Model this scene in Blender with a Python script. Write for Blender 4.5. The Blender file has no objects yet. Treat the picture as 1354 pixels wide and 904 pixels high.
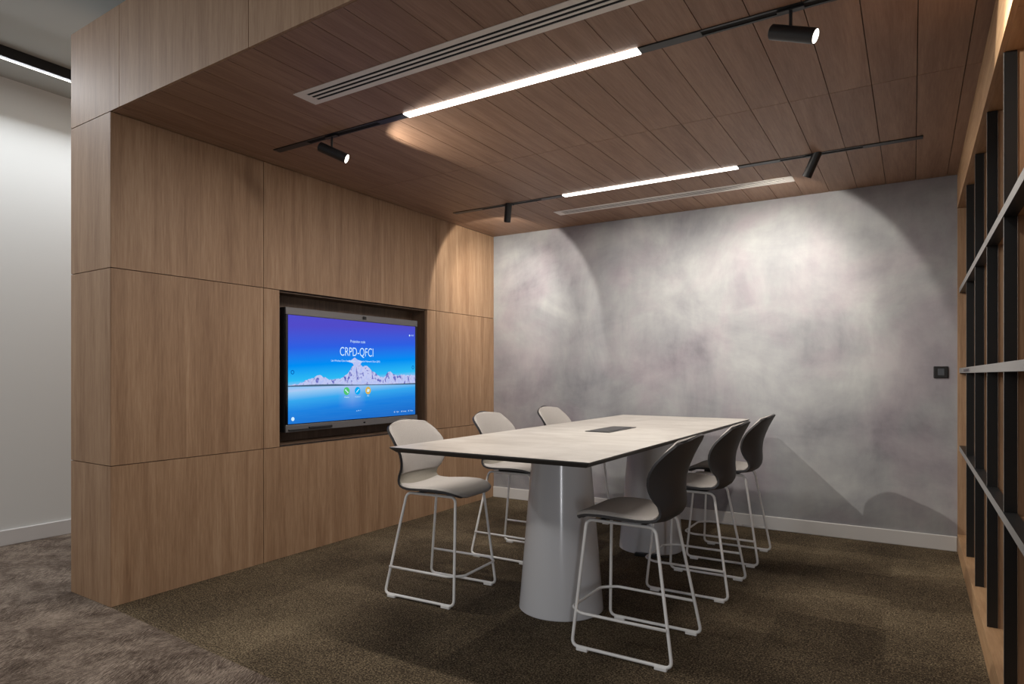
import bpy, bmesh, math, random
from mathutils import Vector, Matrix
random.seed(7)
scn = bpy.context.scene
COL = scn.collection
# ---------------------------------------------------------------- camera
cam_d = bpy.data.cameras.new('camera'); cam = bpy.data.objects.new('camera', cam_d); COL.objects.link(cam)
cam_d.sensor_width = 36.0; cam_d.lens = 36.0*855/1354; cam_d.shift_y = 43/1354
cam_d.clip_start = 0.05
cam.location = (0, 0, 1.28); cam.rotation_euler = (math.pi/2, 0, math.radians(31.8))
scn.camera = cam
# ---------------------------------------------------------------- light and exposure
scn.view_settings.view_transform = 'Standard'; scn.view_settings.look = 'None'
scn.view_settings.gamma = 1; scn.view_settings.exposure = 0.40
scn.view_settings.use_curve_mapping = False
world = bpy.data.worlds.new('world'); scn.world = world; world.use_nodes = True
world.node_tree.nodes['Background'].inputs[0].default_value = (0.95, 0.96, 1.0, 1)
world.node_tree.nodes['Background'].inputs[1].default_value = 0.10
WARM = (1.0, 0.945, 0.84); NEUT = (1.0, 0.95, 0.88); COOL = (0.93, 0.96, 1.0)

def area(name, loc, rot, sx, sy, power, col, spread=180):
    l = bpy.data.lights.new(name, 'AREA'); l.shape = 'RECTANGLE'; l.size = sx; l.size_y = sy
    l.energy = power; l.color = col; l.spread = math.radians(spread)
    o = bpy.data.objects.new(name, l); COL.objects.link(o); o.location = loc; o.rotation_euler = rot
    return o
# unseen fill lights added at office ceiling height, behind and beside the camera
area('unseen_fill_light', (0.4, -0.9, 3.40), (0, 0, 0), 3.2, 0.5, 15, COOL)
# unseen tall narrow light added far behind the camera for the cone highlights
area('cone_highlight_strip', (2.75, -5.0, 1.15), (math.pi/2, 0, math.radians(29)), .42, 1.9, 62, (.95,.96,1.0))
area('unseen_fill_light', (-3.0, -1.2, 3.40), (0, 0, 0), 2.4, 0.4, 34, NEUT)
# ---------------------------------------------------------------- dimensions (metres)
XL, XR, YB, YF, ZC = -3.742, 0.272, 5.672, 1.855, 2.725
XJ = -4.218                       # outer side of the timber portal
ZT = 3.28                        # top of the portal
ZO = 3.505                       # office ceiling
XW = -5.785                      # corridor wall
NY0, NY1, NZ0, NZ1 = 2.968, 4.574, 0.785, 1.862   # screen niche

# ---------------------------------------------------------------- materials
def mat(name, base=(.5,.5,.5), rough=.5, metal=0.0, spec=.5):
    m = bpy.data.materials.new(name); m.use_nodes = True
    b = m.node_tree.nodes['Principled BSDF']
    b.inputs['Base Color'].default_value = (*base, 1); b.inputs['Roughness'].default_value = rough
    b.inputs['Metallic'].default_value = metal; b.inputs['Specular IOR Level'].default_value = spec
    return m
def nodes(m): return m.node_tree, m.node_tree.nodes, m.node_tree.links, m.node_tree.nodes['Principled BSDF']
def N(nt, kind, **kw):
    n = nt.nodes.new(kind)
    for k, v in kw.items():
        if k in n.inputs.keys() if hasattr(n.inputs, 'keys') else False: n.inputs[k].default_value = v
        else: setattr(n, k, v)
    return n
def noise(nt, vec, scale, detail=4, rough=.5, dist=0):
    n = nt.nodes.new('ShaderNodeTexNoise'); n.inputs['Scale'].default_value = scale
    n.inputs['Detail'].default_value = detail; n.inputs['Roughness'].default_value = rough
    n.inputs['Distortion'].default_value = dist; nt.links.new(vec, n.inputs['Vector']); return n
def ramp(nt, fac, stops):
    r = nt.nodes.new('ShaderNodeValToRGB'); nt.links.new(fac, r.inputs[0])
    e = r.color_ramp.elements
    while len(e) < len(stops): e.new(0.5)
    for i, (p, c) in enumerate(stops): e[i].position = p; e[i].color = (*c, 1)
    return r
def mapping(nt, scale=(1,1,1), rot=(0,0,0), loc=(0,0,0), src='Object'):
    t = nt.nodes.new('ShaderNodeTexCoord'); mp = nt.nodes.new('ShaderNodeMapping')
    mp.inputs['Scale'].default_value = scale; mp.inputs['Rotation'].default_value = rot; mp.inputs['Location'].default_value = loc
    nt.links.new(t.outputs[src], mp.inputs['Vector']); return mp
def math_n(nt, op, a, b=None, c=None):
    n = nt.nodes.new('ShaderNodeMath'); n.operation = op
    for i, v in enumerate((a, b, c)):
        if v is None: continue
        if isinstance(v, (int, float)): n.inputs[i].default_value = v
        else: nt.links.new(v, n.inputs[i])
    return n.outputs[0]
def mixc(nt, fac, a, b, mode='MIX'):
    n = nt.nodes.new('ShaderNodeMix'); n.data_type = 'RGBA'; n.blend_type = mode
    for sock, v in ((n.inputs[0], fac), (n.inputs[6], a), (n.inputs[7], b)):
        if isinstance(v, (int, float)): sock.default_value = v
        elif isinstance(v, tuple): sock.default_value = (*v, 1)
        else: nt.links.new(v, sock)
    return n.outputs[2]

def wood(name, dark, mid, light, grain='Z', rough=.56):
    """oak laminate: grain runs along one axis, every board shifted by its own random number"""
    m = mat(name, mid, rough); nt, nn, ll, b = nodes(m)
    s = {'Z': (1, 1, .06), 'Y': (1, .06, 1), 'X': (.06, 1, 1)}[grain]
    t = nt.nodes.new('ShaderNodeTexCoord')
    at = nt.nodes.new('ShaderNodeAttribute'); at.attribute_name = 'rnd'
    sh = nt.nodes.new('ShaderNodeVectorMath'); sh.operation = 'MULTIPLY_ADD'
    ll.new(at.outputs['Vector'], sh.inputs[0]); sh.inputs[1].default_value = (7.3, 5.1, 9.7); ll.new(t.outputs['Object'], sh.inputs[2])
    mp = nt.nodes.new('ShaderNodeMapping'); mp.inputs['Scale'].default_value = s; ll.new(sh.outputs[0], mp.inputs['Vector'])
    v = mp.outputs[0]
    n1 = noise(nt, v, 12, 5, .6, 1.2)
    n2 = noise(nt, v, 85, 4, .65, .2)
    n3 = noise(nt, v, 220, 2, .6)
    n4 = noise(nt, v, 2.5, 2, .5)
    f = math_n(nt, 'ADD', math_n(nt, 'MULTIPLY', n1.outputs['Fac'], .42), math_n(nt, 'MULTIPLY', n2.outputs['Fac'], .36))
    f = math_n(nt, 'ADD', f, math_n(nt, 'MULTIPLY', n3.outputs['Fac'], .12))
    f = math_n(nt, 'ADD', f, math_n(nt, 'MULTIPLY', n4.outputs['Fac'], .10))
    # cathedral figure
    w = nt.nodes.new('ShaderNodeTexWave'); w.wave_type = 'BANDS'; w.bands_direction = 'DIAGONAL'
    w.inputs['Scale'].default_value = 3.2; w.inputs['Distortion'].default_value = 9; w.inputs['Detail'].default_value = 2
    w.inputs['Detail Scale'].default_value = .9; ll.new(v, w.inputs['Vector'])
    f = math_n(nt, 'ADD', f, math_n(nt, 'MULTIPLY', math_n(nt, 'SUBTRACT', w.outputs['Fac'], .5), .045))
    f = math_n(nt, 'ADD', f, math_n(nt, 'MULTIPLY', math_n(nt, 'SUBTRACT', at.outputs['Fac'], .5), .05))
    r = ramp(nt, f, [(.36, dark), (.5, mid), (.63, light)])
    ll.new(r.outputs[0], b.inputs['Base Color'])
    bp = nt.nodes.new('ShaderNodeBump'); bp.inputs['Strength'].default_value = .06; bp.inputs['Distance'].default_value = .002
    ll.new(n2.outputs['Fac'], bp.inputs['Height']); ll.new(bp.outputs[0], b.inputs['Normal'])
    return m
W_D, W_M, W_L = (.218,.122,.066), (.305,.186,.107), (.385,.25,.152)
M_WOODZ = wood('oak_laminate_vertical', W_D, W_M, W_L, 'Z')
M_WOODY = wood('oak_laminate_ceiling', (.195,.105,.062), (.258,.150,.094), (.325,.198,.130), 'Y')
M_NICHE = wood('shaded_oak_niche_lining', (.075,.045,.028), (.115,.07,.044), (.16,.10,.065), 'Z')  # shade inside the niche put into a darker oak colour
M_WOODB = wood('oak_laminate_shelving', (.26,.145,.070), (.36,.215,.112), (.45,.288,.158), 'Y')
M_WOODX = wood('oak_laminate_lengthwise', W_D, W_M, W_L, 'X')
M_GAP = mat('dark_joint', (.02,.013,.01), .9)
M_BLACK = mat('black_powder_coat', (.012,.012,.013), .42)
M_STEEL = mat('dark_steel', (.009,.010,.011), .42)
M_RAILFACE = mat('grey_steel_edge', (.27,.265,.26), .42, .3)
M_WHITEP = mat('white_paint', (.70,.715,.70), .6)
M_BASEB = mat('white_skirting', (.66,.65,.64), .45)
M_VENT = mat('vent_enamel', (.74,.70,.66), .5)
M_VOID = mat('duct_void', (.004,.004,.004), .9)
M_FRAME = mat('white_metal_tube', (.84,.83,.81), .35)
M_SHELL = mat('charcoal_plastic', (.044,.043,.045), .5)
M_CHROME = mat('chrome', (.7,.7,.7), .15, 1)
M_TVGREY = mat('grey_aluminium', (.17,.165,.17), .4, .3)
M_BLACKGL = mat('black_glass', (.006,.006,.007), .12)
M_EDGE = mat('dark_table_edge', (.045,.042,.04), .45)
M_CEIL = mat('painted_ceiling', (.46,.47,.45), .8)

def fabric(name, base):
    m = mat(name, base, .85, spec=.25); nt, nn, ll, b = nodes(m)
    mp = mapping(nt, (1,1,1)); n = noise(nt, mp.outputs[0], 420, 3, .6)
    r = ramp(nt, n.outputs['Fac'], [(.3, tuple(c*.8 for c in base)), (.7, tuple(min(1,c*1.15) for c in base))])
    ll.new(r.outputs[0], b.inputs['Base Color'])
    bp = nt.nodes.new('ShaderNodeBump'); bp.inputs['Strength'].default_value = .15; bp.inputs['Distance'].default_value = .001
    ll.new(n.outputs['Fac'], bp.inputs['Height']); ll.new(bp.outputs[0], b.inputs['Normal'])
    return m
M_FAB = fabric('light_grey_fabric', (.40,.375,.355))
M_LIN = fabric('shaded_lining_fabric', (.25,.23,.195))  # shade low on the stool back painted into this darker fabric

def plaster():
    m = mat('cloudy_grey_plaster', (.3,.3,.3), .62, spec=.3); nt, nn, ll, b = nodes(m)
    a = noise(nt, mapping(nt, (1,1,1)).outputs[0], 1.3, 7, .62, .7)
    h = noise(nt, mapping(nt, (.8,1,1.5), loc=(3,0,1)).outputs[0], 1.7, 10, .62, .45)
    v = noise(nt, mapping(nt, (2.4,1,.8), loc=(1,0,5)).outputs[0], 1.9, 8, .66, .35)
    f = math_n(nt, 'ADD', math_n(nt, 'MULTIPLY', a.outputs['Fac'], .48), math_n(nt, 'MULTIPLY', h.outputs['Fac'], .30))
    f = math_n(nt, 'ADD', f, math_n(nt, 'MULTIPLY', v.outputs['Fac'], .22))
    r = ramp(nt, f, [(.37, (.190,.190,.208)), (.46, (.265,.267,.282)), (.54, (.325,.329,.338)), (.63, (.395,.40,.403))])
    tint = noise(nt, mapping(nt, (1,1,1), loc=(8,2,4)).outputs[0], 1.6, 4, .6, .5)
    tr = ramp(nt, tint.outputs['Fac'], [(.45, (1,1,1)), (.64, (1.0,.915,.955))])
    c = mixc(nt, 1.0, r.outputs[0], tr.outputs[0], 'MULTIPLY')
    ll.new(c, b.inputs['Base Color'])
    bp = nt.nodes.new('ShaderNodeBump'); bp.inputs['Strength'].default_value = .12; bp.inputs['Distance'].default_value = .004
    ll.new(f, bp.inputs['Height']); ll.new(bp.outputs[0], b.inputs['Normal'])
    return m
M_PLASTER = plaster()

def carpet_room():
    m = mat('olive_brown_carpet', (.06,.05,.035), .95, spec=.1); nt, nn, ll, b = nodes(m)
    mp = mapping(nt, (1,1,1)).outputs[0]
    fine = noise(nt, mp, 125, 5, .78); mid = noise(nt, mp, 40, 4, .7, 1.4); big = noise(nt, mp, 1.6, 3, .55)
    sep = nt.nodes.new('ShaderNodeSeparateXYZ'); ll.new(mp, sep.inputs[0])
    tx = math_n(nt, 'FLOOR', math_n(nt, 'MULTIPLY', math_n(nt, 'ADD', sep.outputs[0], .11), 1/.5))
    ty = math_n(nt, 'FLOOR', math_n(nt, 'MULTIPLY', math_n(nt, 'ADD', sep.outputs[1], .25), 1/.5))
    cmb = nt.nodes.new('ShaderNodeCombineXYZ'); ll.new(tx, cmb.inputs[0]); ll.new(ty, cmb.inputs[1])
    wn = nt.nodes.new('ShaderNodeTexWhiteNoise'); wn.noise_dimensions = '2D'; ll.new(cmb.outputs[0], wn.inputs['Vector'])
    f = math_n(nt, 'ADD', math_n(nt, 'MULTIPLY', fine.outputs['Fac'], .70), math_n(nt, 'MULTIPLY', mid.outputs['Fac'], .18))
    f = math_n(nt, 'ADD', f, math_n(nt, 'MULTIPLY', big.outputs['Fac'], .12))
    f = math_n(nt, 'ADD', f, math_n(nt, 'MULTIPLY', math_n(nt, 'SUBTRACT', wn.outputs['Value'], .5), .024))
    r = ramp(nt, f, [(.41, (.014,.010,.0065)), (.5, (.073,.054,.034)), (.575, (.27,.212,.135))])
    ll.new(r.outputs[0], b.inputs['Base Color'])
    bp = nt.nodes.new('ShaderNodeBump'); bp.inputs['Strength'].default_value = .7; bp.inputs['Distance'].default_value = .006
    ll.new(fine.outputs['Fac'], bp.inputs['Height']); ll.new(bp.outputs[0], b.inputs['Normal'])
    return m
DIRA, DIRB = 83, 122      # directions of the pile, degrees from the back wall
def carpet_office():
    m = mat('taupe_streaked_carpet', (.15,.13,.12), .95, spec=.1); nt, nn, ll, b = nodes(m)
    mp = mapping(nt, (1,1,1)).outputs[0]
    wob = noise(nt, mp, 5, 3, .6)
    va = nt.nodes.new('ShaderNodeVectorMath'); va.operation = 'MULTIPLY_ADD'
    ll.new(wob.outputs['Color'], va.inputs[0]); va.inputs[1].default_value = (.025,.025,0); ll.new(mp, va.inputs[2])
    def streak(ang, sc):
        q = nt.nodes.new('ShaderNodeMapping'); q.inputs['Rotation'].default_value = (0,0,math.radians(-ang))
        q2 = nt.nodes.new('ShaderNodeMapping'); q2.inputs['Scale'].default_value = (.14,1,1)
        ll.new(va.outputs[0], q.inputs[0]); ll.new(q.outputs[0], q2.inputs[0]); return noise(nt, q2.outputs[0], sc, 3, .7, .2)
    dg, dg2 = streak(DIRA, 170), streak(DIRB, 150)
    big = noise(nt, mp, 4.5, 5, .65, .6)
    sel = noise(nt, mapping(nt, (1,1,1), loc=(4,4,0)).outputs[0], 2.2, 2, .5)
    selr = ramp(nt, sel.outputs['Fac'], [(.47, (0,0,0)), (.53, (1,1,1))])
    dmix = mixc(nt, selr.outputs[0], dg.outputs['Fac'], dg2.outputs['Fac'])
    fine = noise(nt, mp, 190, 3, .7)
    f = math_n(nt, 'ADD', math_n(nt, 'MULTIPLY', dmix, .48), math_n(nt, 'MULTIPLY', big.outputs['Fac'], .30))
    f = math_n(nt, 'ADD', f, math_n(nt, 'MULTIPLY', fine.outputs['Fac'], .22))
    r = ramp(nt, f, [(.42, (.048,.034,.026)), (.5, (.138,.106,.084)), (.58, (.29,.235,.190))])
    ll.new(r.outputs[0], b.inputs['Base Color'])
    bp = nt.nodes.new('ShaderNodeBump'); bp.inputs['Strength'].default_value = .5; bp.inputs['Distance'].default_value = .005
    ll.new(dg.outputs['Fac'], bp.inputs['Height']); ll.new(bp.outputs[0], b.inputs['Normal'])
    return m
M_CARPET, M_CARPET2 = carpet_room(), carpet_office()

def tabletop_mat():
    m = mat('pale_concrete_laminate', (.5,.47,.43), .42, spec=.4); nt, nn, ll, b = nodes(m)
    a = noise(nt, mapping(nt, (1,1,1)).outputs[0], 2.6, 7, .65, .6)
    s = noise(nt, mapping(nt, (.5,2.4,1)).outputs[0], 4, 7, .7, .2)
    f = math_n(nt, 'ADD', math_n(nt, 'MULTIPLY', a.outputs['Fac'], .55), math_n(nt, 'MULTIPLY', s.outputs['Fac'], .45))
    r = ramp(nt, f, [(.36, (.33,.305,.28)), (.5, (.425,.40,.37)), (.64, (.51,.49,.46))])
    ll.new(r.outputs[0], b.inputs['Base Color']); return m
M_TOP = tabletop_mat()
M_CONE = mat('white_gloss_lacquer', (.60,.60,.615), .16, spec=.5)

def emis(name, col, strength):
    m = bpy.data.materials.new(name); m.use_nodes = True; nt = m.node_tree; nt.nodes.clear()
    o = nt.nodes.new('ShaderNodeOutputMaterial'); e = nt.nodes.new('ShaderNodeEmission')
    e.inputs[0].default_value = (*col, 1); e.inputs[1].default_value = strength
    nt.links.new(e.outputs[0], o.inputs[0]); return m
M_LED = emis('led_diffuser', (1, .96, .9), 5.0)
M_LENS = emis('spot_lens', (1, .92, .8), 4.0)

# ---------------------------------------------------------------- mesh helpers
def box(bm, x0, x1, y0, y1, z0, z1, mi=0):
    vs = [bm.verts.new(p) for p in ((x0,y0,z0),(x1,y0,z0),(x1,y1,z0),(x0,y1,z0),(x0,y0,z1),(x1,y0,z1),(x1,y1,z1),(x0,y1,z1))]
    fs = []
    for q in ((3,2,1,0),(4,5,6,7),(0,1,5,4),(1,2,6,5),(2,3,7,6),(3,0,4,7)):
        f = bm.faces.new([vs[i] for i in q]); f.material_index = mi; fs.append(f)
    return fs
def bevelled(bm, *a, r=.003, mi=0, seg=2):
    b2 = bmesh.new(); box(b2, *a, mi=mi)
    bmesh.ops.bevel(b2, geom=b2.edges[:], offset=r, segments=seg, affect='EDGES', profile=.5)
    for f in b2.faces: f.material_index = mi
    merge(bm, b2)
def merge(bm, b2, M=None):
    if M is not None: bmesh.ops.transform(b2, matrix=M, verts=b2.verts[:])
    me = bpy.data.meshes.new('tmp'); b2.to_mesh(me); b2.free(); bm.from_mesh(me); bpy.data.meshes.remove(me)
def obj(name, bm, mats, parent=None, smooth=False, kind=None, label=None, cat=None, group=None, loc=None):
    me = bpy.data.meshes.new(name); bm.normal_update(); bm.to_mesh(me); bm.free()
    for m in (mats if isinstance(mats, (list, tuple)) else [mats]): me.materials.append(m)
    if smooth:
        for p in me.polygons: p.use_smooth = True
        if smooth == 'auto': me.set_sharp_from_angle(angle=math.radians(38))
    o = bpy.data.objects.new(name, me); COL.objects.link(o)
    if parent: o.parent = parent
    if loc: o.location = loc
    if kind: o['kind'] = kind
    if label: o['label'] = label
    if cat: o['category'] = cat
    if group: o['group'] = group
    return o
def thing(name, label, cat, loc=(0,0,0), rz=0, group=None):
    o = bpy.data.objects.new(name, None); COL.objects.link(o); o.empty_display_size = .2
    o.location = loc; o.rotation_euler = (0, 0, rz); o['label'] = label; o['category'] = cat
    if group: o['group'] = group
    return o
def copy_tree(o, parent=None):
    c = o.copy(); COL.objects.link(c)
    if parent: c.parent = parent
    for ch in list(o.children): copy_tree(ch, c)
    return c
def fillet(pts, r, seg=6, closed=False):
    out = []; n = len(pts); pts = [Vector(p) for p in pts]
    for i, p in enumerate(pts):
        if not closed and i in (0, n-1): out.append(p); continue
        a, c = pts[(i-1) % n], pts[(i+1) % n]
        d1, d2 = (a-p), (c-p); rr = min(r, d1.length*.45, d2.length*.45)
        p0, p2 = p+d1.normalized()*rr, p+d2.normalized()*rr
        for k in range(seg+1):
            t = k/seg; out.append(p0*(1-t)**2 + p*2*t*(1-t) + p2*t*t)
    return out
def tube(bm, pts, r, n=10, closed=False, cap=True):
    pts = [Vector(p) for p in pts]; m = len(pts); rings = []; nrm = None
    for i, p in enumerate(pts):
        if closed: t = (pts[(i+1) % m]-pts[i-1]).normalized()
        else: t = (pts[min(i+1, m-1)]-pts[max(i-1, 0)]).normalized()
        if nrm is None:
            nrm = Vector((0,0,1)).cross(t)
            if nrm.length < .1: nrm = Vector((0,1,0)).cross(t)
            nrm.normalize()
        else: nrm = (nrm - t*nrm.dot(t)).normalized()
        b = t.cross(nrm)
        rings.append([bm.verts.new(p + nrm*math.cos(2*math.pi*k/n)*r + b*math.sin(2*math.pi*k/n)*r) for k in range(n)])
    last = m if closed else m-1
    for i in range(last):
        A, B = rings[i], rings[(i+1) % m]
        for k in range(n): bm.faces.new((A[k], A[(k+1) % n], B[(k+1) % n], B[k]))
    if cap and not closed:
        bm.faces.new(rings[0][::-1]); bm.faces.new(rings[-1])
def lathe(bm, prof, n=64, mi=0):
    rings = [[bm.verts.new((r*math.cos(2*math.pi*k/n), r*math.sin(2*math.pi*k/n), z)) for k in range(n)] for r, z in prof]
    for A, B in zip(rings, rings[1:]):
        for k in range(n): bm.faces.new((A[k], A[(k+1) % n], B[(k+1) % n], B[k])).material_index = mi
    bm.faces.new(rings[0][::-1]).material_index = mi; bm.faces.new(rings[-1]).material_index = mi
def panels(bm, rects, mk, g=.0022, mi=0):
    """rects of boards, each its own box with its own random number; mk turns (a0,a1,b0,b1) into box bounds"""
    lay = bm.faces.layers.float.get('rnd') or bm.faces.layers.float.new('rnd')
    for (a0, a1, b0, b1) in rects:
        v = random.random()
        for f in box(bm, *mk(a0+g, a1-g, b0+g, b1-g), mi=mi): f[lay] = v

# ---------------------------------------------------------------- the setting
def front_y(x): return YF - .030*(x-XL)
# floors: olive carpet inside the portal, taupe carpet in the office
def fy(x): return YF + .004 - .056*(x-XL)
bm = bmesh.new()
v = [bm.verts.new(p) for p in ((XL-.05, fy(XL-.05), 0), (1.6, fy(1.6), 0), (1.6, YB+.05, 0), (XL-.05, YB+.05, 0))]
bm.faces.new(v)
obj('floor_meeting_room', bm, M_CARPET, kind='structure')
bm = bmesh.new()
v = [bm.verts.new(p) for p in ((-6.2,-2.6,0), (3.2,-2.6,0), (3.2, fy(3.2),0), (1.6, fy(1.6), 0), (XL-.05, fy(XL-.05), 0), (XL-.05,8,0), (-6.2,8,0))]
bm.faces.new(v)
obj('floor_office', bm, M_CARPET2, kind='structure')

# left timber wall (with the niche) and its end face
bm = bmesh.new()
T = .02
G = XL - T
for (y0, y1, z0, z1) in ((YF+.02, NY0, 0, ZC), (NY1, YB, 0, ZC), (NY0, NY1, 0, NZ0), (NY0, NY1, NZ1, ZC)):
    box(bm, XJ+T, G, y0, y1, z0, z1, 1)
box(bm, XJ+T, XL-.19, NY0, NY1, NZ0, NZ1, 1)
JY = [YF, 2.838, 4.705, YB]; J1, J2 = .776, 1.868
mkx = lambda a0, a1, b0, b1: (G, XL, a0, a1, b0, b1)
rects = [(YF, JY[1], 0, J1), (JY[1], JY[2], 0, J1), (JY[2], YB, 0, J1),
         (YF, JY[1], J1, J2), (JY[1], NY0+.002, J1, J2), (NY1-.002, JY[2], J1, J2), (JY[2], YB, J1, J2),
         (YF, JY[1], J2, ZC), (JY[1], JY[2], J2, ZC), (JY[2], YB, J2, ZC)]
panels(bm, rects, mkx)
mky = lambda a0, a1, b0, b1: (a0, a1+.0022, YF, YF+T, b0, b1)
panels(bm, [(XJ, XL-.003, 0, J1), (XJ, XL-.003, J1, J2), (XJ, XL-.003, J2, ZC)], mky)
mko = lambda a0, a1, b0, b1: (XJ, XJ+T, a0, a1, b0, b1)
panels(bm, [(YF+T, 3.8, 0, J2), (3.8, YB, 0, J2), (YF+T, 3.8, J2, ZC), (3.8, YB, J2, ZC)], mko)
# niche lining
lay = bm.faces.layers.float['rnd']
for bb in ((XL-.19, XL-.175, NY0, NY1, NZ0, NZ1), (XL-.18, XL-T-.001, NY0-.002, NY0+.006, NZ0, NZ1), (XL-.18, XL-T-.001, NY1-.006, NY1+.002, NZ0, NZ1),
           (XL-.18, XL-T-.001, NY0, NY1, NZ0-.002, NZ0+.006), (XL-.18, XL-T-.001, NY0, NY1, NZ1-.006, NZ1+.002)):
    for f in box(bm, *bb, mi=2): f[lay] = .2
for v_ in bm.verts:
    if v_.co.y < YF+.06: v_.co.y += front_y(v_.co.x)-YF     # the end face follows the skew of the opening
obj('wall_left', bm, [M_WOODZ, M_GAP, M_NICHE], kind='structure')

# back plaster wall
bm = bmesh.new(); box(bm, XJ, 1.2, YB, YB+.15, 0, ZT)
obj('wall_back', bm, M_PLASTER, kind='structure')
bm = bmesh.new(); bevelled(bm, XL+.001, XR, YB-.016, YB-.0005, 0.0, .109, r=.004)
obj('baseboard_back', bm, M_BASEB, kind='structure')

# timber ceiling: boards of 192 mm running into the room, one cross joint
bm = bmesh.new()
box(bm, XL-.02, .86, YF+.02, YB, ZC+.012, ZC+.06, 1)
xs = [XL] + [-3.64+.1925*i for i in range(21)] + [XR+.001]
ys = [None, 3.69, YB]
lay = bm.faces.layers.float.new('rnd')
g = .0018
for a, b in zip(xs, xs[1:]):
    for j in range(2):
        y1 = ys[j+1]-g
        v = random.random()
        if j == 0: ya, yb = front_y(a)+.012, front_y(b)+.012
        else: ya = yb = 3.69+g
        vs = [bm.verts.new(p) for p in ((a+g,ya,ZC),(b-g,yb,ZC),(b-g,y1,ZC),(a+g,y1,ZC),(a+g,ya,ZC+.014),(b-g,yb,ZC+.014),(b-g,y1,ZC+.014),(a+g,y1,ZC+.014))]
        for q in ((3,2,1,0),(4,5,6,7),(0,1,5,4),(1,2,6,5),(2,3,7,6),(3,0,4,7)):
            f = bm.faces.new([vs[i] for i in q]); f[lay] = v
obj('ceiling', bm, [M_WOODY, M_GAP], kind='structure')

# fascia over the opening (slightly skewed like the carpet line) and the portal roof
bm = bmesh.new(); lay = bm.faces.layers.float.new('rnd')
jx = [XJ, -3.648, -2.50, -1.44, -.35, .74, 1.5]
for a, b in zip(jx, jx[1:]):
    v = random.random()
    vs = []
    for z in (ZC+.0025, ZT):
        for (x, dy) in ((a+.002, 0), (b-.002, 0), (b-.002, .02), (a+.002, .02)):
            vs.append(bm.verts.new((x, front_y(x)+dy, z)))
    for q in ((3,2,1,0),(4,5,6,7),(0,1,5,4),(1,2,6,5),(2,3,7,6),(3,0,4,7)):
        f = bm.faces.new([vs[i] for i in q]); f[lay] = v
vs = []
for z in (ZC+.0005, ZT-.002):
    for (x, dy) in ((XJ+.003, .018), (1.5, .018), (1.5, .05), (XJ+.003, .05)): vs.append(bm.verts.new((x, front_y(x)+dy, z)))
for q in ((3,2,1,0),(4,5,6,7),(0,1,5,4),(1,2,6,5),(2,3,7,6),(3,0,4,7)): bm.faces.new([vs[i] for i in q]).material_index = 1
box(bm, XJ+.002, 1.5, YF+.06, YB, ZT-.03, ZT, 1)
for f in box(bm, XJ, XJ+.02, YF+.03, YB, ZC, ZT): f[lay] = .4
obj('wall_front', bm, [M_WOODZ, M_GAP], kind='structure')

# bulkhead over the shelving
ZS = 2.478
bm = bmesh.new(); lay = bm.faces.layers.float.new('rnd')
for (a, b) in ((1.70, 3.69), (3.69, YB)):
    v = random.random()
    for f in box(bm, XR, XR+.018, a+.001, b-.001, ZS, ZC+.012): f[lay] = v
for (a, b) in ((1.70, 2.66), (2.66, 4.2), (4.2, YB)):
    v = random.random()
    for f in box(bm, XR+.0185, .86, a+.001, b-.001, ZS, ZS+.018): f[lay] = v
obj('trim_1', bm, [M_WOODB, M_GAP], kind='structure')
bm = bmesh.new(); lay = bm.faces.layers.float.new('rnd')
for f in box(bm, .84, .90, 1.70, YB, 0, ZC): f[lay] = .6
obj('wall_right', bm, M_WOODZ, kind='structure')

# corridor: wall, baseboard, ceiling
bm = bmesh.new(); box(bm, XW-.15, XW, -2.6, 8, 0, ZO)
obj('wall_corridor', bm, M_WHITEP, kind='structure')
bm = bmesh.new(); bevelled(bm, XW, XW+.016, -2.6, 8, 0, .115, r=.004)
obj('baseboard_corridor', bm, M_BASEB, kind='structure')
bm = bmesh.new(); box(bm, XW-.15, 3.2, -2.6, 8, ZO, ZO+.1)
obj('ceiling_office', bm, M_CEIL, kind='structure')
bm = bmesh.new(); box(bm, XW, XJ, 7.85, 8, 0, ZO)
obj('wall_corridor_end', bm, M_WHITEP, kind='structure')

# ---------------------------------------------------------------- corridor linear light
t = thing('linear_light', 'long black linear ceiling light glowing white above the corridor beside the white wall', 'ceiling light', (-5.30, 1.5, ZO))
bm = bmesh.new()
box(bm, -.075, .075, -3.6, 5.6, -.012, -.0005)
box(bm, .035, .075, -3.6, 5.6, -.075, -.012); box(bm, -.045, -.035, -3.6, 5.6, -.05, -.012)
obj('housing', bm, M_BLACK, t)
bm = bmesh.new(); box(bm, -.034, .034, -3.6, 5.6, -.05, -.013)
obj('diffuser', bm, M_LED, t)
area('corridor_lamp', (-5.36, 2.3, ZO-.09), (0, math.radians(-24), 0), .07, 7.0, 66, COOL)

# ---------------------------------------------------------------- track lights
def track(y, label):
    x0, x1, e = -3.49, .052, .0275
    t = thing('track_light', label, 'track light', (0, y, ZC), 0, 'recessed track lights in the timber ceiling')
    for (a, b, caps) in ((x0, -2.397, ((x0, x0+.30), (-2.60, -2.397))), (-1.035, x1, ((-1.035, -.76), (x1-.32, x1)))):
        bm = bmesh.new()
        box(bm, a, b, -e, -e+.012, -.004, .003); box(bm, a, b, e-.012, e, -.004, .003)
        box(bm, a, b, -e+.012, e-.012, -.0005, .003, 1)
        for (c, d) in caps: box(bm, c, d, -e+.001, e-.001, -.0055, -.0005)
        obj('track', bm, [M_STEEL, M_VOID], t)
    bm = bmesh.new(); bevelled(bm, -2.395, -1.037, -e, e, -.008, -.0005, r=.002)
    obj('diffuser', bm, M_LED, t)
    area('track_lamp', (-1.716, y, ZC-.012), (0, 0, 0), 1.35, .05, 26, (1, .93, .85))
    return t
track(2.748, 'recessed black ceiling track nearer the camera with the longer looking lit white strip')
track(4.655, 'recessed black ceiling track farther back, in front of the plaster wall, with lit white strip')

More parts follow.
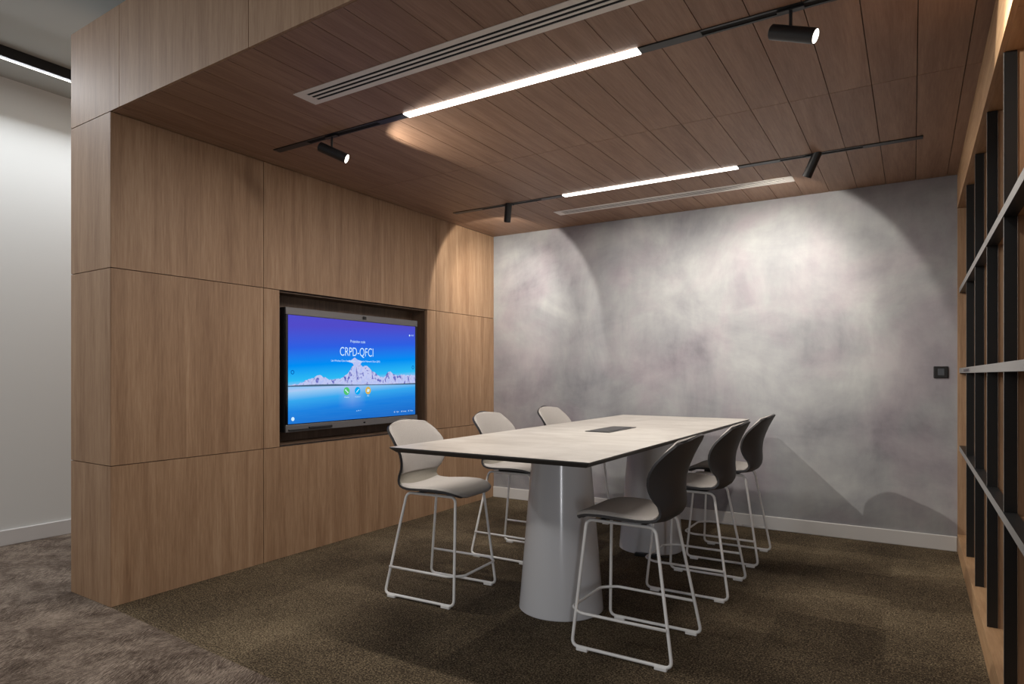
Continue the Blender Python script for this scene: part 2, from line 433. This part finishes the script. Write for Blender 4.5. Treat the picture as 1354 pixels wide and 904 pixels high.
SPOT_P = 40
def spot(x, y, d, stem, label, power=1.0, core=38, spill=84, ratio=.16, r=.029, ln=.185, body=None):
    aim = Vector(d).normalized(); d = Vector(body or d).normalized()
    t = thing('spotlight', label, 'spotlight', (x, y, ZC), 0, 'black cylinder spotlights hanging from the tracks')
    bm = bmesh.new()
    box(bm, -.05, .05, -.014, .014, -.012, -.006)
    tube(bm, [(0,0,-.01), (0,0,-stem)], .0065, 10)
    obj('stem', bm, M_BLACK, t, smooth='auto')
    c = Vector((0, 0, -stem-r*.55))
    R = d.to_track_quat('Z', 'Y').to_matrix().to_4x4()
    bm = bmesh.new()
    lathe(bm, [(r-.004, -ln*.45), (r, -ln*.45+.004), (r, ln*.55), (r-.0025, ln*.55), (r-.003, ln*.55-.006)], 32)
    bmesh.ops.transform(bm, matrix=Matrix.Translation(c) @ R, verts=bm.verts[:])
    body = obj('lamp_body', bm, M_BLACK, t, smooth='auto')
    bm = bmesh.new(); lathe(bm, [(r-.0035, ln*.55-.006), (r-.0035, ln*.55-.001)], 32)
    bmesh.ops.transform(bm, matrix=Matrix.Translation(c) @ R, verts=bm.verts[:])
    obj('lens', bm, M_LENS, t)
    p = Vector((x, y, ZC)) + c + d*(ln*.55+.012)
    for nm, ang, bl, pw in (('spot_beam', core, .9, 1.0), ('spot_spill', spill, .12, ratio)):
        l = bpy.data.lights.new(nm, 'SPOT'); l.energy = SPOT_P*power*pw; l.color = WARM; l.spot_size = math.radians(ang)
        l.spot_blend = bl; l.shadow_soft_size = .018
        o = bpy.data.objects.new(nm, l); COL.objects.link(o); o.location = p
        o.rotation_euler = (-aim).to_track_quat('Z', 'Y').to_euler()
    return t
spot(-2.985, 2.748, (.80, .45, -.42), .085, 'black spotlight on the near track, left end, tilted down to the right', power=3.6, core=66, spill=112, ratio=.20)
spot(-.41, 2.748, (.90, -.14, -.40), .085, 'largest looking black spotlight, near track right of the lit strip, almost level', power=1.6, core=60, spill=96, ratio=.3)
spot(-2.925, 4.655, (-.50, .71, -.50), .03, 'small upright black spotlight on the far track near the timber wall corner', power=1.3, core=84, spill=104, ratio=.5, body=(-.28, .30, -.88))
spot(-.555, 4.655, (-.34, .76, -.58), .03, 'black spotlight on the far track right of its lit strip, leaning left', power=1.35, core=88, spill=108, ratio=.42, body=(-.40, .22, -.80))

# ---------------------------------------------------------------- vents
def vent(y0, y1, label):
    x0, x1 = -2.715, -.748
    w = y1-y0
    t = thing('air_vent', label, 'air vent', (0, y0, ZC), 0, 'linear slot vents in the timber ceiling')
    bm = bmesh.new(); box(bm, x0+.03, x1-.03, .015, w-.015, -.0012, .008)
    obj('duct', bm, M_VOID, t)
    bm = bmesh.new(); fl, sw = w*.225, w*.078
    z0, z1 = -.0035, -.0005
    box(bm, x0, x1, 0, fl, z0, z1); box(bm, x0, x1, w-fl, w, z0, z1)
    box(bm, x0, x0+.06, fl, w-fl, z0, z1); box(bm, x1-.06, x1, fl, w-fl, z0, z1)
    obj('frame', bm, M_VENT, t)
    gap = (w-2*fl-2*sw*1.15)/3
    for k in (1, 2):
        bm = bmesh.new(); a = fl + k*gap + (k-1)*sw*1.15
        box(bm, x0+.06, x1-.06, a, a+sw*1.15, z0, z1)
        obj('slat', bm, M_VENT, t)
vent(2.238, 2.386, 'large pale slot vent nearer the camera, cut off by the top edge')
vent(5.075, 5.215, 'narrow pale slot vent in the ceiling between far track and plaster wall')

# ---------------------------------------------------------------- interactive screen in the niche
tv = thing('interactive_display', 'wall screen in the timber niche showing blue mountain lake picture', 'screen', (XL-.175, (3.046+4.477)/2, .868))
Yc = (3.046+4.477)/2; HW = (4.477-3.046)/2; TH = .892
XF = .145                         # front of the body from the niche back
bm = bmesh.new(); bevelled(bm, .075, XF-.012, -HW, HW, 0, TH, r=.006); box(bm, .001, .076, -.35, .35, .2, .7)
obj('body', bm, M_BLACK, tv)
bm = bmesh.new(); bevelled(bm, XF-.012, XF, -HW, HW, TH-.052, TH, r=.003)
obj('top_bar', bm, M_TVGREY, tv)
bm = bmesh.new(); bevelled(bm, XF-.012, XF, -HW, HW, 0, .052, r=.003)
obj('bottom_bar', bm, M_TVGREY, tv)
bm = bmesh.new(); bevelled(bm, XF, XF+.006, .055-.02, .055+.02, TH-.036, TH-.012, r=.003)
lathe_b = bmesh.new(); lathe(lathe_b, [(.006, .006), (.006, .008)], 20); merge(bm, lathe_b, Matrix.Translation((XF, .055, TH-.024)) @ Matrix.Rotation(math.pi/2, 4, 'Y'))
obj('camera', bm, M_BLACKGL, tv, label='small dark camera centred on the top bar')
bm = bmesh.new(); bevelled(bm, XF, XF+.012, -HW+.02, -HW+.42, .012, .020, r=.002); bevelled(bm, XF, XF+.016, -HW+.20, -HW+.42, .012, .030, r=.004)
obj('pen_tray', bm, M_BLACK, tv)
bm = bmesh.new(); bevelled(bm, XF, XF+.002, .045, .065, .02, .03, r=.0008)
obj('power_button', bm, M_BLACKGL, tv)
SY0, SY1, SZ0, SZ1 = 3.068-Yc, 4.449-Yc, .058, .838
bm = bmesh.new()
box(bm, XF-.012, XF-.004, -HW+.002, HW-.002, .052, TH-.052)
obj('bezel', bm, M_BLACKGL, tv)
# the picture: u runs 0..1 left to right, v 0..1 bottom to top
SW, SH = SY1-SY0, SZ1-SZ0
def screen_mat(name, build):
    m = bpy.data.materials.new(name); m.use_nodes = True; nt = m.node_tree; nt.nodes.clear()
    o = nt.nodes.new('ShaderNodeOutputMaterial'); e = nt.nodes.new('ShaderNodeEmission')
    t = nt.nodes.new('ShaderNodeTexCoord'); s = nt.nodes.new('ShaderNodeSeparateXYZ'); nt.links.new(t.outputs['UV'], s.inputs[0])
    c = build(nt, t.outputs['UV'], s.outputs[0], s.outputs[1])
    nt.links.new(c, e.inputs[0]); e.inputs[1].default_value = .68; nt.links.new(e.outputs[0], o.inputs[0]); return m
HZ = .345
def sky_b(nt, uv, u, v):
    vv = math_n(nt, 'ADD', v, math_n(nt, 'MULTIPLY', math_n(nt, 'SUBTRACT', u, .5), -.10))
    r = ramp(nt, vv, [(0.0, (.0,.13,.62)), (.16, (.0,.22,.82)), (.26, (.03,.42,.95)), (.335, (.36,.66,1.0)), (.35, (.50,.66,1.0)),
                      (.44, (.03,.55,1.0)), (.58, (.0,.30,1.0)), (.75, (.03,.13,.85)), (.95, (.09,.08,.64))])
    n = noise(nt, uv, 3, 3)
    st = nt.nodes.new('ShaderNodeMapping'); st.inputs['Scale'].default_value = (1.2, 26, 1); nt.links.new(uv, st.inputs[0])
    w = noise(nt, st.outputs[0], 4, 4, .6)
    below = math_n(nt, 'LESS_THAN', v, HZ)
    # pale reflection of the peaks under the horizon
    du = math_n(nt, 'ABSOLUTE', math_n(nt, 'SUBTRACT', u, .45))
    rf = math_n(nt, 'MULTIPLY', math_n(nt, 'MAXIMUM', math_n(nt, 'SUBTRACT', 1.0, math_n(nt, 'MULTIPLY', du, 9)), 0), math_n(nt, 'MAXIMUM', math_n(nt, 'MULTIPLY', math_n(nt, 'SUBTRACT', v, .10), 4), 0))
    rf = nt.nodes.new('ShaderNodeClamp') and rf
    cl = nt.nodes.new('ShaderNodeClamp'); nt.links.new(rf, cl.inputs[0])
    # strength grows towards the horizon
    f = math_n(nt, 'MULTIPLY', math_n(nt, 'MULTIPLY', cl.outputs[0], below), .75)
    c = mixc(nt, f, r.outputs[0], (.52,.56,.95))
    f2 = math_n(nt, 'MULTIPLY', math_n(nt, 'MULTIPLY', below, w.outputs['Fac']), .22)
    return mixc(nt, f2, c, (.15,.55,1.0))
M_SKYPIC = screen_mat('screen_picture', sky_b)
def mount_b(nt, uv, u, v):
    mp = nt.nodes.new('ShaderNodeMapping'); mp.inputs['Scale'].default_value = (34, 14, 1); mp.inputs['Rotation'].default_value = (0,0,.5); nt.links.new(uv, mp.inputs[0])
    a = noise(nt, mp.outputs[0], 1.0, 6, .7, .8)
    # snow collects low down, rock shows on the faces
    f = math_n(nt, 'SUBTRACT', a.outputs['Fac'], math_n(nt, 'MULTIPLY', math_n(nt, 'ABSOLUTE', math_n(nt, 'SUBTRACT', .43, v)), .55))
    r = ramp(nt, f, [(.40, (.52,.60,1.0)), (.50, (.66,.70,1.0)), (.56, (.20,.22,.66)), (.66, (.07,.09,.42))])
    return r.outputs[0]
M_MOUNT = screen_mat('screen_mountains', mount_b)
M_SHORE = emis('screen_shoreline', (.05,.10,.17), 1); M_TXT = emis('screen_text', (.62,.84,1.0), .8)
M_GRN = emis('screen_green', (.08,.52,.16), .8); M_CYN = emis('screen_cyan', (.0,.38,.85), .8); M_ORG = emis('screen_orange', (.62,.42,.10), .8)
M_DKC = emis('screen_dark_ring', (.0,.07,.30), 1)
bm = bmesh.new(); uvl = bm.loops.layers.uv.new('UVMap')
XS = XF-.0038
def spoly(pts, mi, lift):
    vs = [bm.verts.new((XS+lift, SY0+u*SW, SZ0+v*SH)) for u, v in pts]
    f = bm.faces.new(vs); f.material_index = mi
    for l, (u, v) in zip(f.loops, pts): l[uvl].uv = (u, v)
spoly([(0,0), (1,0), (1,1), (0,1)], 0, 0)
rr = random.Random(3)
def ridge(u0, u1, prof, base, mi, lift, jag):
    n = 90
    pts = []
    for i in range(n+1):
        u = u0+(u1-u0)*i/n
        for (a, ha), (b, hb) in zip(prof, prof[1:]):
            if a <= u <= b: h = ha+(hb-ha)*(u-a)/(b-a); break
        pts.append((u, max(base+.001, h + (rr.random()-.5)*jag)))
    for (a, b) in zip(pts, pts[1:]): spoly([(a[0], base), (b[0], base), (b[0], b[1]), (a[0], a[1])], mi, lift)
ridge(0, 1, [(0,.352),(.08,.375),(.12,.40),(.17,.425),(.205,.45),(.235,.432),(.29,.40),(.36,.41),(.40,.445),(.43,.50),(.46,.55),(.475,.60),(.50,.585),(.53,.53),(.56,.545),(.60,.50),(.66,.44),(.70,.42),(.73,.45),(.755,.49),(.78,.475),(.82,.44),(.87,.455),(.91,.44),(.96,.455),(1.0,.445)], HZ, 1, .0004, .016)
# summit cloud
spoly([(.405,.590),(.44,.600),(.468,.628),(.49,.605),(.53,.590),(.515,.565),(.50,.54),(.47,.535),(.45,.57),(.42,.58)], 1, .0006)
ridge(0, 1, [(0,.352),(.15,.358),(.32,.360),(.40,.354),(.5,.350),(.7,.350),(.86,.354),(1.0,.358)], HZ-.004, 2, .0008, .001)
def disc(u, v, r, mi, lift, n=28, r2=0):
    k = SH/SW
    P = [(u+math.cos(2*math.pi*i/n)*r*k, v+math.sin(2*math.pi*i/n)*r) for i in range(n)]
    if not r2: spoly(P, mi, lift); return
    Q = [(u+math.cos(2*math.pi*i/n)*r2*k, v+math.sin(2*math.pi*i/n)*r2) for i in range(n)]
    for i in range(n): spoly([P[i], P[(i+1) % n], Q[(i+1) % n], Q[i]], mi, lift)
for u, mi in ((.405, 4), (.49, 5), (.575, 6)): disc(u, .287, .040, mi, .001)
disc(.575, .287, .040, 6, .0011, r2=.034)
def sbar(u, v, lu, lv, th, mi=3, lift=.0014):
    dx, dy = lu*SW, lv*SH; L = math.hypot(dx, dy); nx, ny = -dy/L*th/2, dx/L*th/2
    spoly([(u-lu/2+nx/SW, v-lv/2+ny/SH), (u-lu/2-nx/SW, v-lv/2-ny/SH), (u+lu/2-nx/SW, v+lv/2-ny/SH), (u+lu/2+nx/SW, v+lv/2+ny/SH)], mi, lift)
sbar(.405, .286, .020, -.028, .007); sbar(.397, .299, .008, .006, .008); sbar(.414, .273, .008, .006, .008)      # handset
sbar(.491, .289, .020, .030, .006); sbar(.481, .272, .004, .006, .003)                                                # pencil
spoly([(.564,.275),(.582,.272),(.588,.298),(.570,.303)], 3, .0014)                                                   # folder sheet
disc(.028, .475, .020, 7, .001, r2=.013); disc(.978, .535, .020, 7, .001, r2=.013)
disc(.030, .045, .018, 3, .001, r2=.002); disc(.945, .895, .010, 3, .001)
disc(.485, .082, .0045, 3, .001); disc(.500, .084, .005, 3, .001); disc(.515, .086, .0035, 3, .001)
def text(s, u, v, h, sx=1.0, mi=3, weight=0):
    c = bpy.data.curves.new('t', 'FONT'); c.body = s; c.size = h; c.align_x = 'CENTER'; c.align_y = 'CENTER'; c.offset = weight
    o = bpy.data.objects.new('t', c); COL.objects.link(o)
    bpy.context.view_layer.update()
    me = bpy.data.meshes.new_from_object(o.evaluated_get(bpy.context.evaluated_depsgraph_get()))
    vs = [bm.verts.new((XS+.0012, SY0+u*SW + p.co.x*sx, SZ0+v*SH + p.co.y)) for p in me.vertices]
    for p in me.polygons:
        try: f = bm.faces.new([vs[i] for i in p.vertices]); f.material_index = mi
        except ValueError: pass
    bpy.data.objects.remove(o); bpy.data.curves.remove(c); bpy.data.meshes.remove(me)
text('CRPD-QFCI', .487, .680, .098, .74, weight=-.0006)
text('Projection code', .492, .790, .030, .85)
text('Use Wireless Client for Projection  |  Projection Network: Share-QFCI', .482, .590, .020, .92)
text('Meeting', .405, .226, .015); text('Whiteboard', .49, .226, .012); text('Files', .575, .232, .014)
text('10:30', .972, .897, .016)
for s, u in (('Apps', .828), ('Settings', .893), ('Power', .96)):
    text(s, u+.004, .043+(u-.828)*.02, .015); disc(u-.024, .043+(u-.828)*.02, .008, 3, .001, r2=.005)
obj('screen', bm, [M_SKYPIC, M_MOUNT, M_SHORE, M_TXT, M_GRN, M_CYN, M_ORG, M_DKC], tv)

# ---------------------------------------------------------------- table
TZ = .923
tb = thing('meeting_table', 'long high meeting table with pale stone-look top on two white cones', 'table', (-1.652, 3.90, 0))
hx, hy, th, ins = .538, 1.512, .026, .024
bm = bmesh.new()
def ring(z, a, b): return [bm.verts.new(p) for p in ((-a,-b,z),(a,-b,z),(a,b,z),(-a,b,z))]
r0, r1, r2 = ring(TZ, hx, hy), ring(TZ-.006, hx, hy), ring(TZ-th, hx-ins, hy-ins)
bm.faces.new(r0)
for A, B in ((r0, r1), (r1, r2)):
    for k in range(4): bm.faces.new((A[k], B[k], B[(k+1) % 4], A[(k+1) % 4])).material_index = 1
bm.faces.new(r2[::-1]).material_index = 1
obj('tabletop', bm, [M_TOP, M_EDGE], tb)
for s in (-1, 1):
    bm = bmesh.new(); lathe(bm, [(.228, 0), (.232, .004), (.231, .012), (.157, TZ-th-.006), (.150, TZ-th+.0005)], 96)
    bmesh.ops.transform(bm, matrix=Matrix.Translation((0, s*.72, 0)), verts=bm.verts[:])
    obj('pedestal', bm, M_CONE, tb, smooth='auto')
bm = bmesh.new(); bevelled(bm, -.092, .072, -.222, .235, TZ+.0002, TZ+.004, r=.001)
po = obj('power_outlet', bm, mat('black_anodised', (.02,.02,.02), .35), tb, label='dark flush power box in the middle of the tabletop')
bm = bmesh.new(); bevelled(bm, -.070, .050, -.19, .20, TZ+.004, TZ+.006, r=.0008)
obj('lid', bm, mat('dark_brushed_lid', (.06,.06,.06), .3, .6), po)

t = thing('floor_cable_box', 'small black cable box on the carpet at the foot of the far table cone', 'cable box', (-1.60, 4.372, 0), math.radians(8))
bm = bmesh.new(); bevelled(bm, -.075, .075, -.03, .005, 0, .022, r=.004)
obj('casing', bm, M_BLACK, t)
bm = bmesh.new(); tube(bm, fillet([(.06,-.01,.018), (.09,-.03,.03), (.12,-.02,.01), (.15,.02,.006)], .02), .005, 8)
obj('cable', bm, M_BLACK, t, smooth=True)

# ---------------------------------------------------------------- stools
def interp(keys, s):
    """Catmull-Rom through (s, values...)"""
    n = len(keys)
    for i in range(n-1):
        if s <= keys[i+1][0] or i == n-2:
            p1, p2 = keys[i], keys[i+1]; p0 = keys[max(i-1, 0)]; p3 = keys[min(i+2, n-1)]
            t = (s-p1[0])/(p2[0]-p1[0]); out = []
            for k in range(1, len(p1)):
                h = p2[0]-p1[0]
                m1 = (p2[k]-p0[k])/max(p2[0]-p0[0], 1e-6)*h; m2 = (p3[k]-p1[k])/max(p3[0]-p1[0], 1e-6)*h
                out.append((2*t**3-3*t*t+1)*p1[k]+(t**3-2*t*t+t)*m1+(-2*t**3+3*t*t)*p2[k]+(t**3-t*t)*m2)
            return out
#        s     x      z     w     curl
PROF = [(0.00, .247, .590, .105, -.000),
        (0.03, .245, .600, .150, -.000),
        (0.08, .227, .614, .188, .002),
        (0.18, .165, .628, .216, .006),
        (0.30, .070, .628, .224, .010),
        (0.42, -.03, .619, .218, .014),
        (0.50, -.10, .613, .208, .018),
        (0.56, -.160,.620, .196, .022),
        (0.61, -.196,.648, .188, .030),
        (0.66, -.208,.692, .190, .046),
        (0.72, -.208,.745, .208, .076),
        (0.78, -.210,.800, .226, .086),
        (0.84, -.222,.852, .236, .074),
        (0.90, -.244,.910, .228, .054),
        (0.94, -.262,.949, .218, .040),
        (0.965,-.275,.974, .205, .032),
        (0.98, -.284,.990, .189, .028),
        (0.992,-.292,1.002, .164, .024),
        (1.00, -.297,1.010, .130, .018)]
def surf(s, q, off=0.0, shrink=1.0):
    x, z, w, c = interp(PROF, s)
    e = .004; a = interp(PROF, max(0, s-e)); b = interp(PROF, min(1, s+e))
    tx, tz = b[0]-a[0], b[1]-a[1]; L = math.hypot(tx, tz); nx, nz = tz/L, -tx/L
    # normal towards the sitter: up on the seat, forward on the back
    d = off + c*abs(q)**2.2
    if s > .84:                                  # arched top edge
        drop = .040*((s-.84)/.16)**1.5*q*q; x -= tx/L*drop; z -= tz/L*drop
    return Vector((x+nx*d, q*w*shrink, z+nz*d)), Vector((nx, 0, nz))
def sheet(bm, s0, s1, off_top, off_bot, shrink=1.0, ns=56, nq=18, edge=0.0, uv=None, bot_edge=None):
    """closed slab following the shell between two offsets; 'edge' pulls the top down towards its rim"""
    top, bot = [], []
    for i in range(ns+1):
        s = i/ns; s = s0+(s1-s0)*(s-.125*math.sin(2*math.pi*s)); rt, rb = [], []
        ei = min(1, min(i, ns-i)/(ns*.16)) if edge else 1
        for j in range(nq+1):
            q = -1+2*j/nq; q = math.sin(q*math.pi/2)*.35+q*.65
            eq = min(1, (1-abs(q))/.16) if edge else 1
            k = math.sqrt(max(0, 1-(1-ei)**2))*math.sqrt(max(0, 1-(1-eq)**2)) if edge else 1
            # a free end that is itself rounded at the corners
            rt.append(bm.verts.new(surf(s, q, off_bot+(off_top-off_bot)*(.15+.85*k) if edge else off_top, shrink)[0]))
            rb.append(bm.verts.new(surf(s, q, off_bot, shrink)[0]))
        top.append(rt); bot.append(rb)
    for i in range(ns):
        for j in range(nq):
            bm.faces.new((top[i][j], top[i+1][j], top[i+1][j+1], top[i][j+1]))
            bm.faces.new((bot[i][j], bot[i][j+1], bot[i+1][j+1], bot[i+1][j]))
        bm.faces.new((top[i][0], bot[i][0], bot[i+1][0], top[i+1][0]))
        bm.faces.new((top[i][nq], top[i+1][nq], bot[i+1][nq], bot[i][nq]))
    for j in range(nq):
        bm.faces.new((top[0][j], top[0][j+1], bot[0][j+1], bot[0][j]))
        bm.faces.new((top[ns][j], bot[ns][j], bot[ns][j+1], top[ns][j+1]))
    bmesh.ops.recalc_face_normals(bm, faces=bm.faces[:])
def make_stool(label):
    t = thing('bar_stool', label, 'stool', (0,0,0), 0, 'upholstered counter stools around the meeting table')
    bm = bmesh.new(); sheet(bm, 0, 1, 0, -.011)
    obj('shell', bm, M_SHELL, t, smooth='auto', label='dark charcoal outer shell')
    bm = bmesh.new(); sheet(bm, .012, .575, .016, .0006, .972, edge=1)
    obj('seat_pad', bm, M_FAB, t, smooth='auto', label='light grey upholstered seat pad')
    bm = bmesh.new(); sheet(bm, .55, .70, .006, .0004, .965, ns=16)
    obj('inner_lining', bm, M_LIN, t, smooth='auto', label='grey brown lining band between seat and back pad, darkened for its shade')
    bm = bmesh.new(); sheet(bm, .662, .990, .015, .0006, .968, edge=1)
    obj('back_pad', bm, M_FAB, t, smooth='auto', label='light grey upholstered back pad')
    r = .0078; HT = .594
    def side(sg):
        top, bot = sg*.150, sg*.226
        return [(.198, top, HT), (-.140, top, HT), (-.240, bot, .016), (.238, bot, .016)]
    for sg in (-1, 1):
        bm = bmesh.new(); tube(bm, fillet(side(sg), .035, 6, True), r, 10, closed=True)
        sf = obj('side_frame', bm, M_FRAME, t, smooth=True)
        for gx in (.185, -.190):
            b2 = bmesh.new(); bevelled(b2, gx-.028, gx+.028, sg*.226-.011, sg*.226+.011, 0, .016, r=.003)
            obj('glide', b2, M_FRAME, sf)
    def leg(xz0, xz1, z, sg):
        k = (z-.016)/(HT-.016); return xz0+(xz1-xz0)*k, sg*(.226+(.150-.226)*k)
    zf = .172
    xb, yb = leg(-.240, -.140, zf, 1); xf, yf = leg(.238, .198, zf, 1)
    yo = yb+r*1.6
    bm = bmesh.new(); tube(bm, fillet([(xb, -yo, zf), (xf-.03, -yo-.004, zf), (xf+.038, -yo+.055, zf), (xf+.038, yo-.055, zf), (xf-.03, yo+.004, zf), (xb, yo, zf)], .022), r*.9, 10)
    obj('footrest', bm, M_FRAME, t, smooth=True)
    bm = bmesh.new()
    for x in (.13, -.07): tube(bm, [(x, -.152, HT), (x, 0, HT-.004), (x, .152, HT)], r*.9, 10)
    bevelled(bm, -.09, .15, -.10, .10, HT-.002, HT+.014, r=.004)
    obj('seat_support', bm, M_SHELL, t, smooth='auto')
    return t
st0 = make_stool('')
spots = [
 (-1.118, 2.945, math.pi, 'nearest stool on the right of the table, its dark back to the camera'),
 (-1.115, 3.930, math.pi, 'middle stool of the right-hand row, dark back, between its two neighbours'),
 (-1.108, 4.712, math.pi, 'farthest stool of the right-hand row, next to the plaster wall'),
 (-2.372, 3.035, math.radians(3), 'nearest stool on the timber wall side, whole light grey pad in view below screen'),
 (-2.420, 3.965, math.radians(1), 'middle stool on the timber wall side, half hidden behind the tabletop'),
 (-2.420, 4.900, 0, 'farthest stool on the timber wall side, only its back top showing above the table')]
for i, (x, y, rz, lb) in enumerate(spots):
    o = st0 if i == 0 else copy_tree(st0)
    o.location = (x, y, 0); o.rotation_euler = (0, 0, rz); o['label'] = lb

# ---------------------------------------------------------------- shelving
XS0 = .287
sh = thing('shelving_unit', 'tall open timber shelving with black steel grid along the right side', 'shelving', (XS0, 1.72, 0))
LY = YB-.002-1.72
def shbm():
    b = bmesh.new(); b.faces.layers.float.new('rnd'); return b
def shbox(b, *a):
    l = b.faces.layers.float['rnd']; v = random.random()
    for f in box(b, *a): f[l] = v
PZ = .13; DX = .04; BD = .53
b = shbm(); shbox(b, -.014, BD, 0, LY, 0.001, PZ); obj('plinth', b, M_WOODB, sh)
b = shbm(); shbox(b, -.014, BD, LY-.022, LY, PZ, ZS-.002); obj('end_panel', b, M_WOODZ, sh)
FY = [4.99, 4.32, 3.655, 3.01, 2.36]
for y in FY:
    b = shbm(); shbox(b, DX+.002, BD, y-1.72-.004, y-1.72+.016, PZ, ZS-.002); obj('divider', b, M_WOODZ, sh)
ZR = (.752, 1.308, 1.883)
for z in ZR:
    b = shbm(); shbox(b, DX+.002, BD, 0, LY-.022, z-.016, z+.006); obj('shelf', b, M_WOODB, sh)
for y in FY:
    b = bmesh.new(); box(b, 0, DX, y-1.72-.007, y-1.72+.005, PZ+.0005, ZS-.002)
    for f in b.faces:
        if f.calc_center_median().x < .001: f.material_index = 1
    obj('upright', b, [M_STEEL, M_RAILFACE], sh)
for z in ZR:
    b = bmesh.new(); box(b, -.004, DX, 0, LY-.024, z-.0175, z+.0175)
    for f in b.faces:
        if f.calc_center_median().x < 0: f.material_index = 1
    obj('rail', b, [M_STEEL, M_RAILFACE], sh)
b = bmesh.new(); bevelled(b, -.009, -.004, 4.62-1.72, 5.10-1.72, 1.298, 1.316, r=.0015)
obj('latch_bracket', b, M_CHROME, sh, label='small chrome bracket on the middle rail')

# ---------------------------------------------------------------- wall control
t = thing('wall_control', 'small black control plate with grey display on the plaster wall', 'wall control', (.173, YB, 1.297))
bm = bmesh.new(); bevelled(bm, -.045, .045, -.010, -.0003, -.043, .043, r=.004); obj('plate', bm, M_BLACK, t)
bm = bmesh.new(); bevelled(bm, -.018, .022, -.012, -.010, -.024, .026, r=.0008); obj('display', bm, mat('control_display', (.07,.075,.085), .25), t)
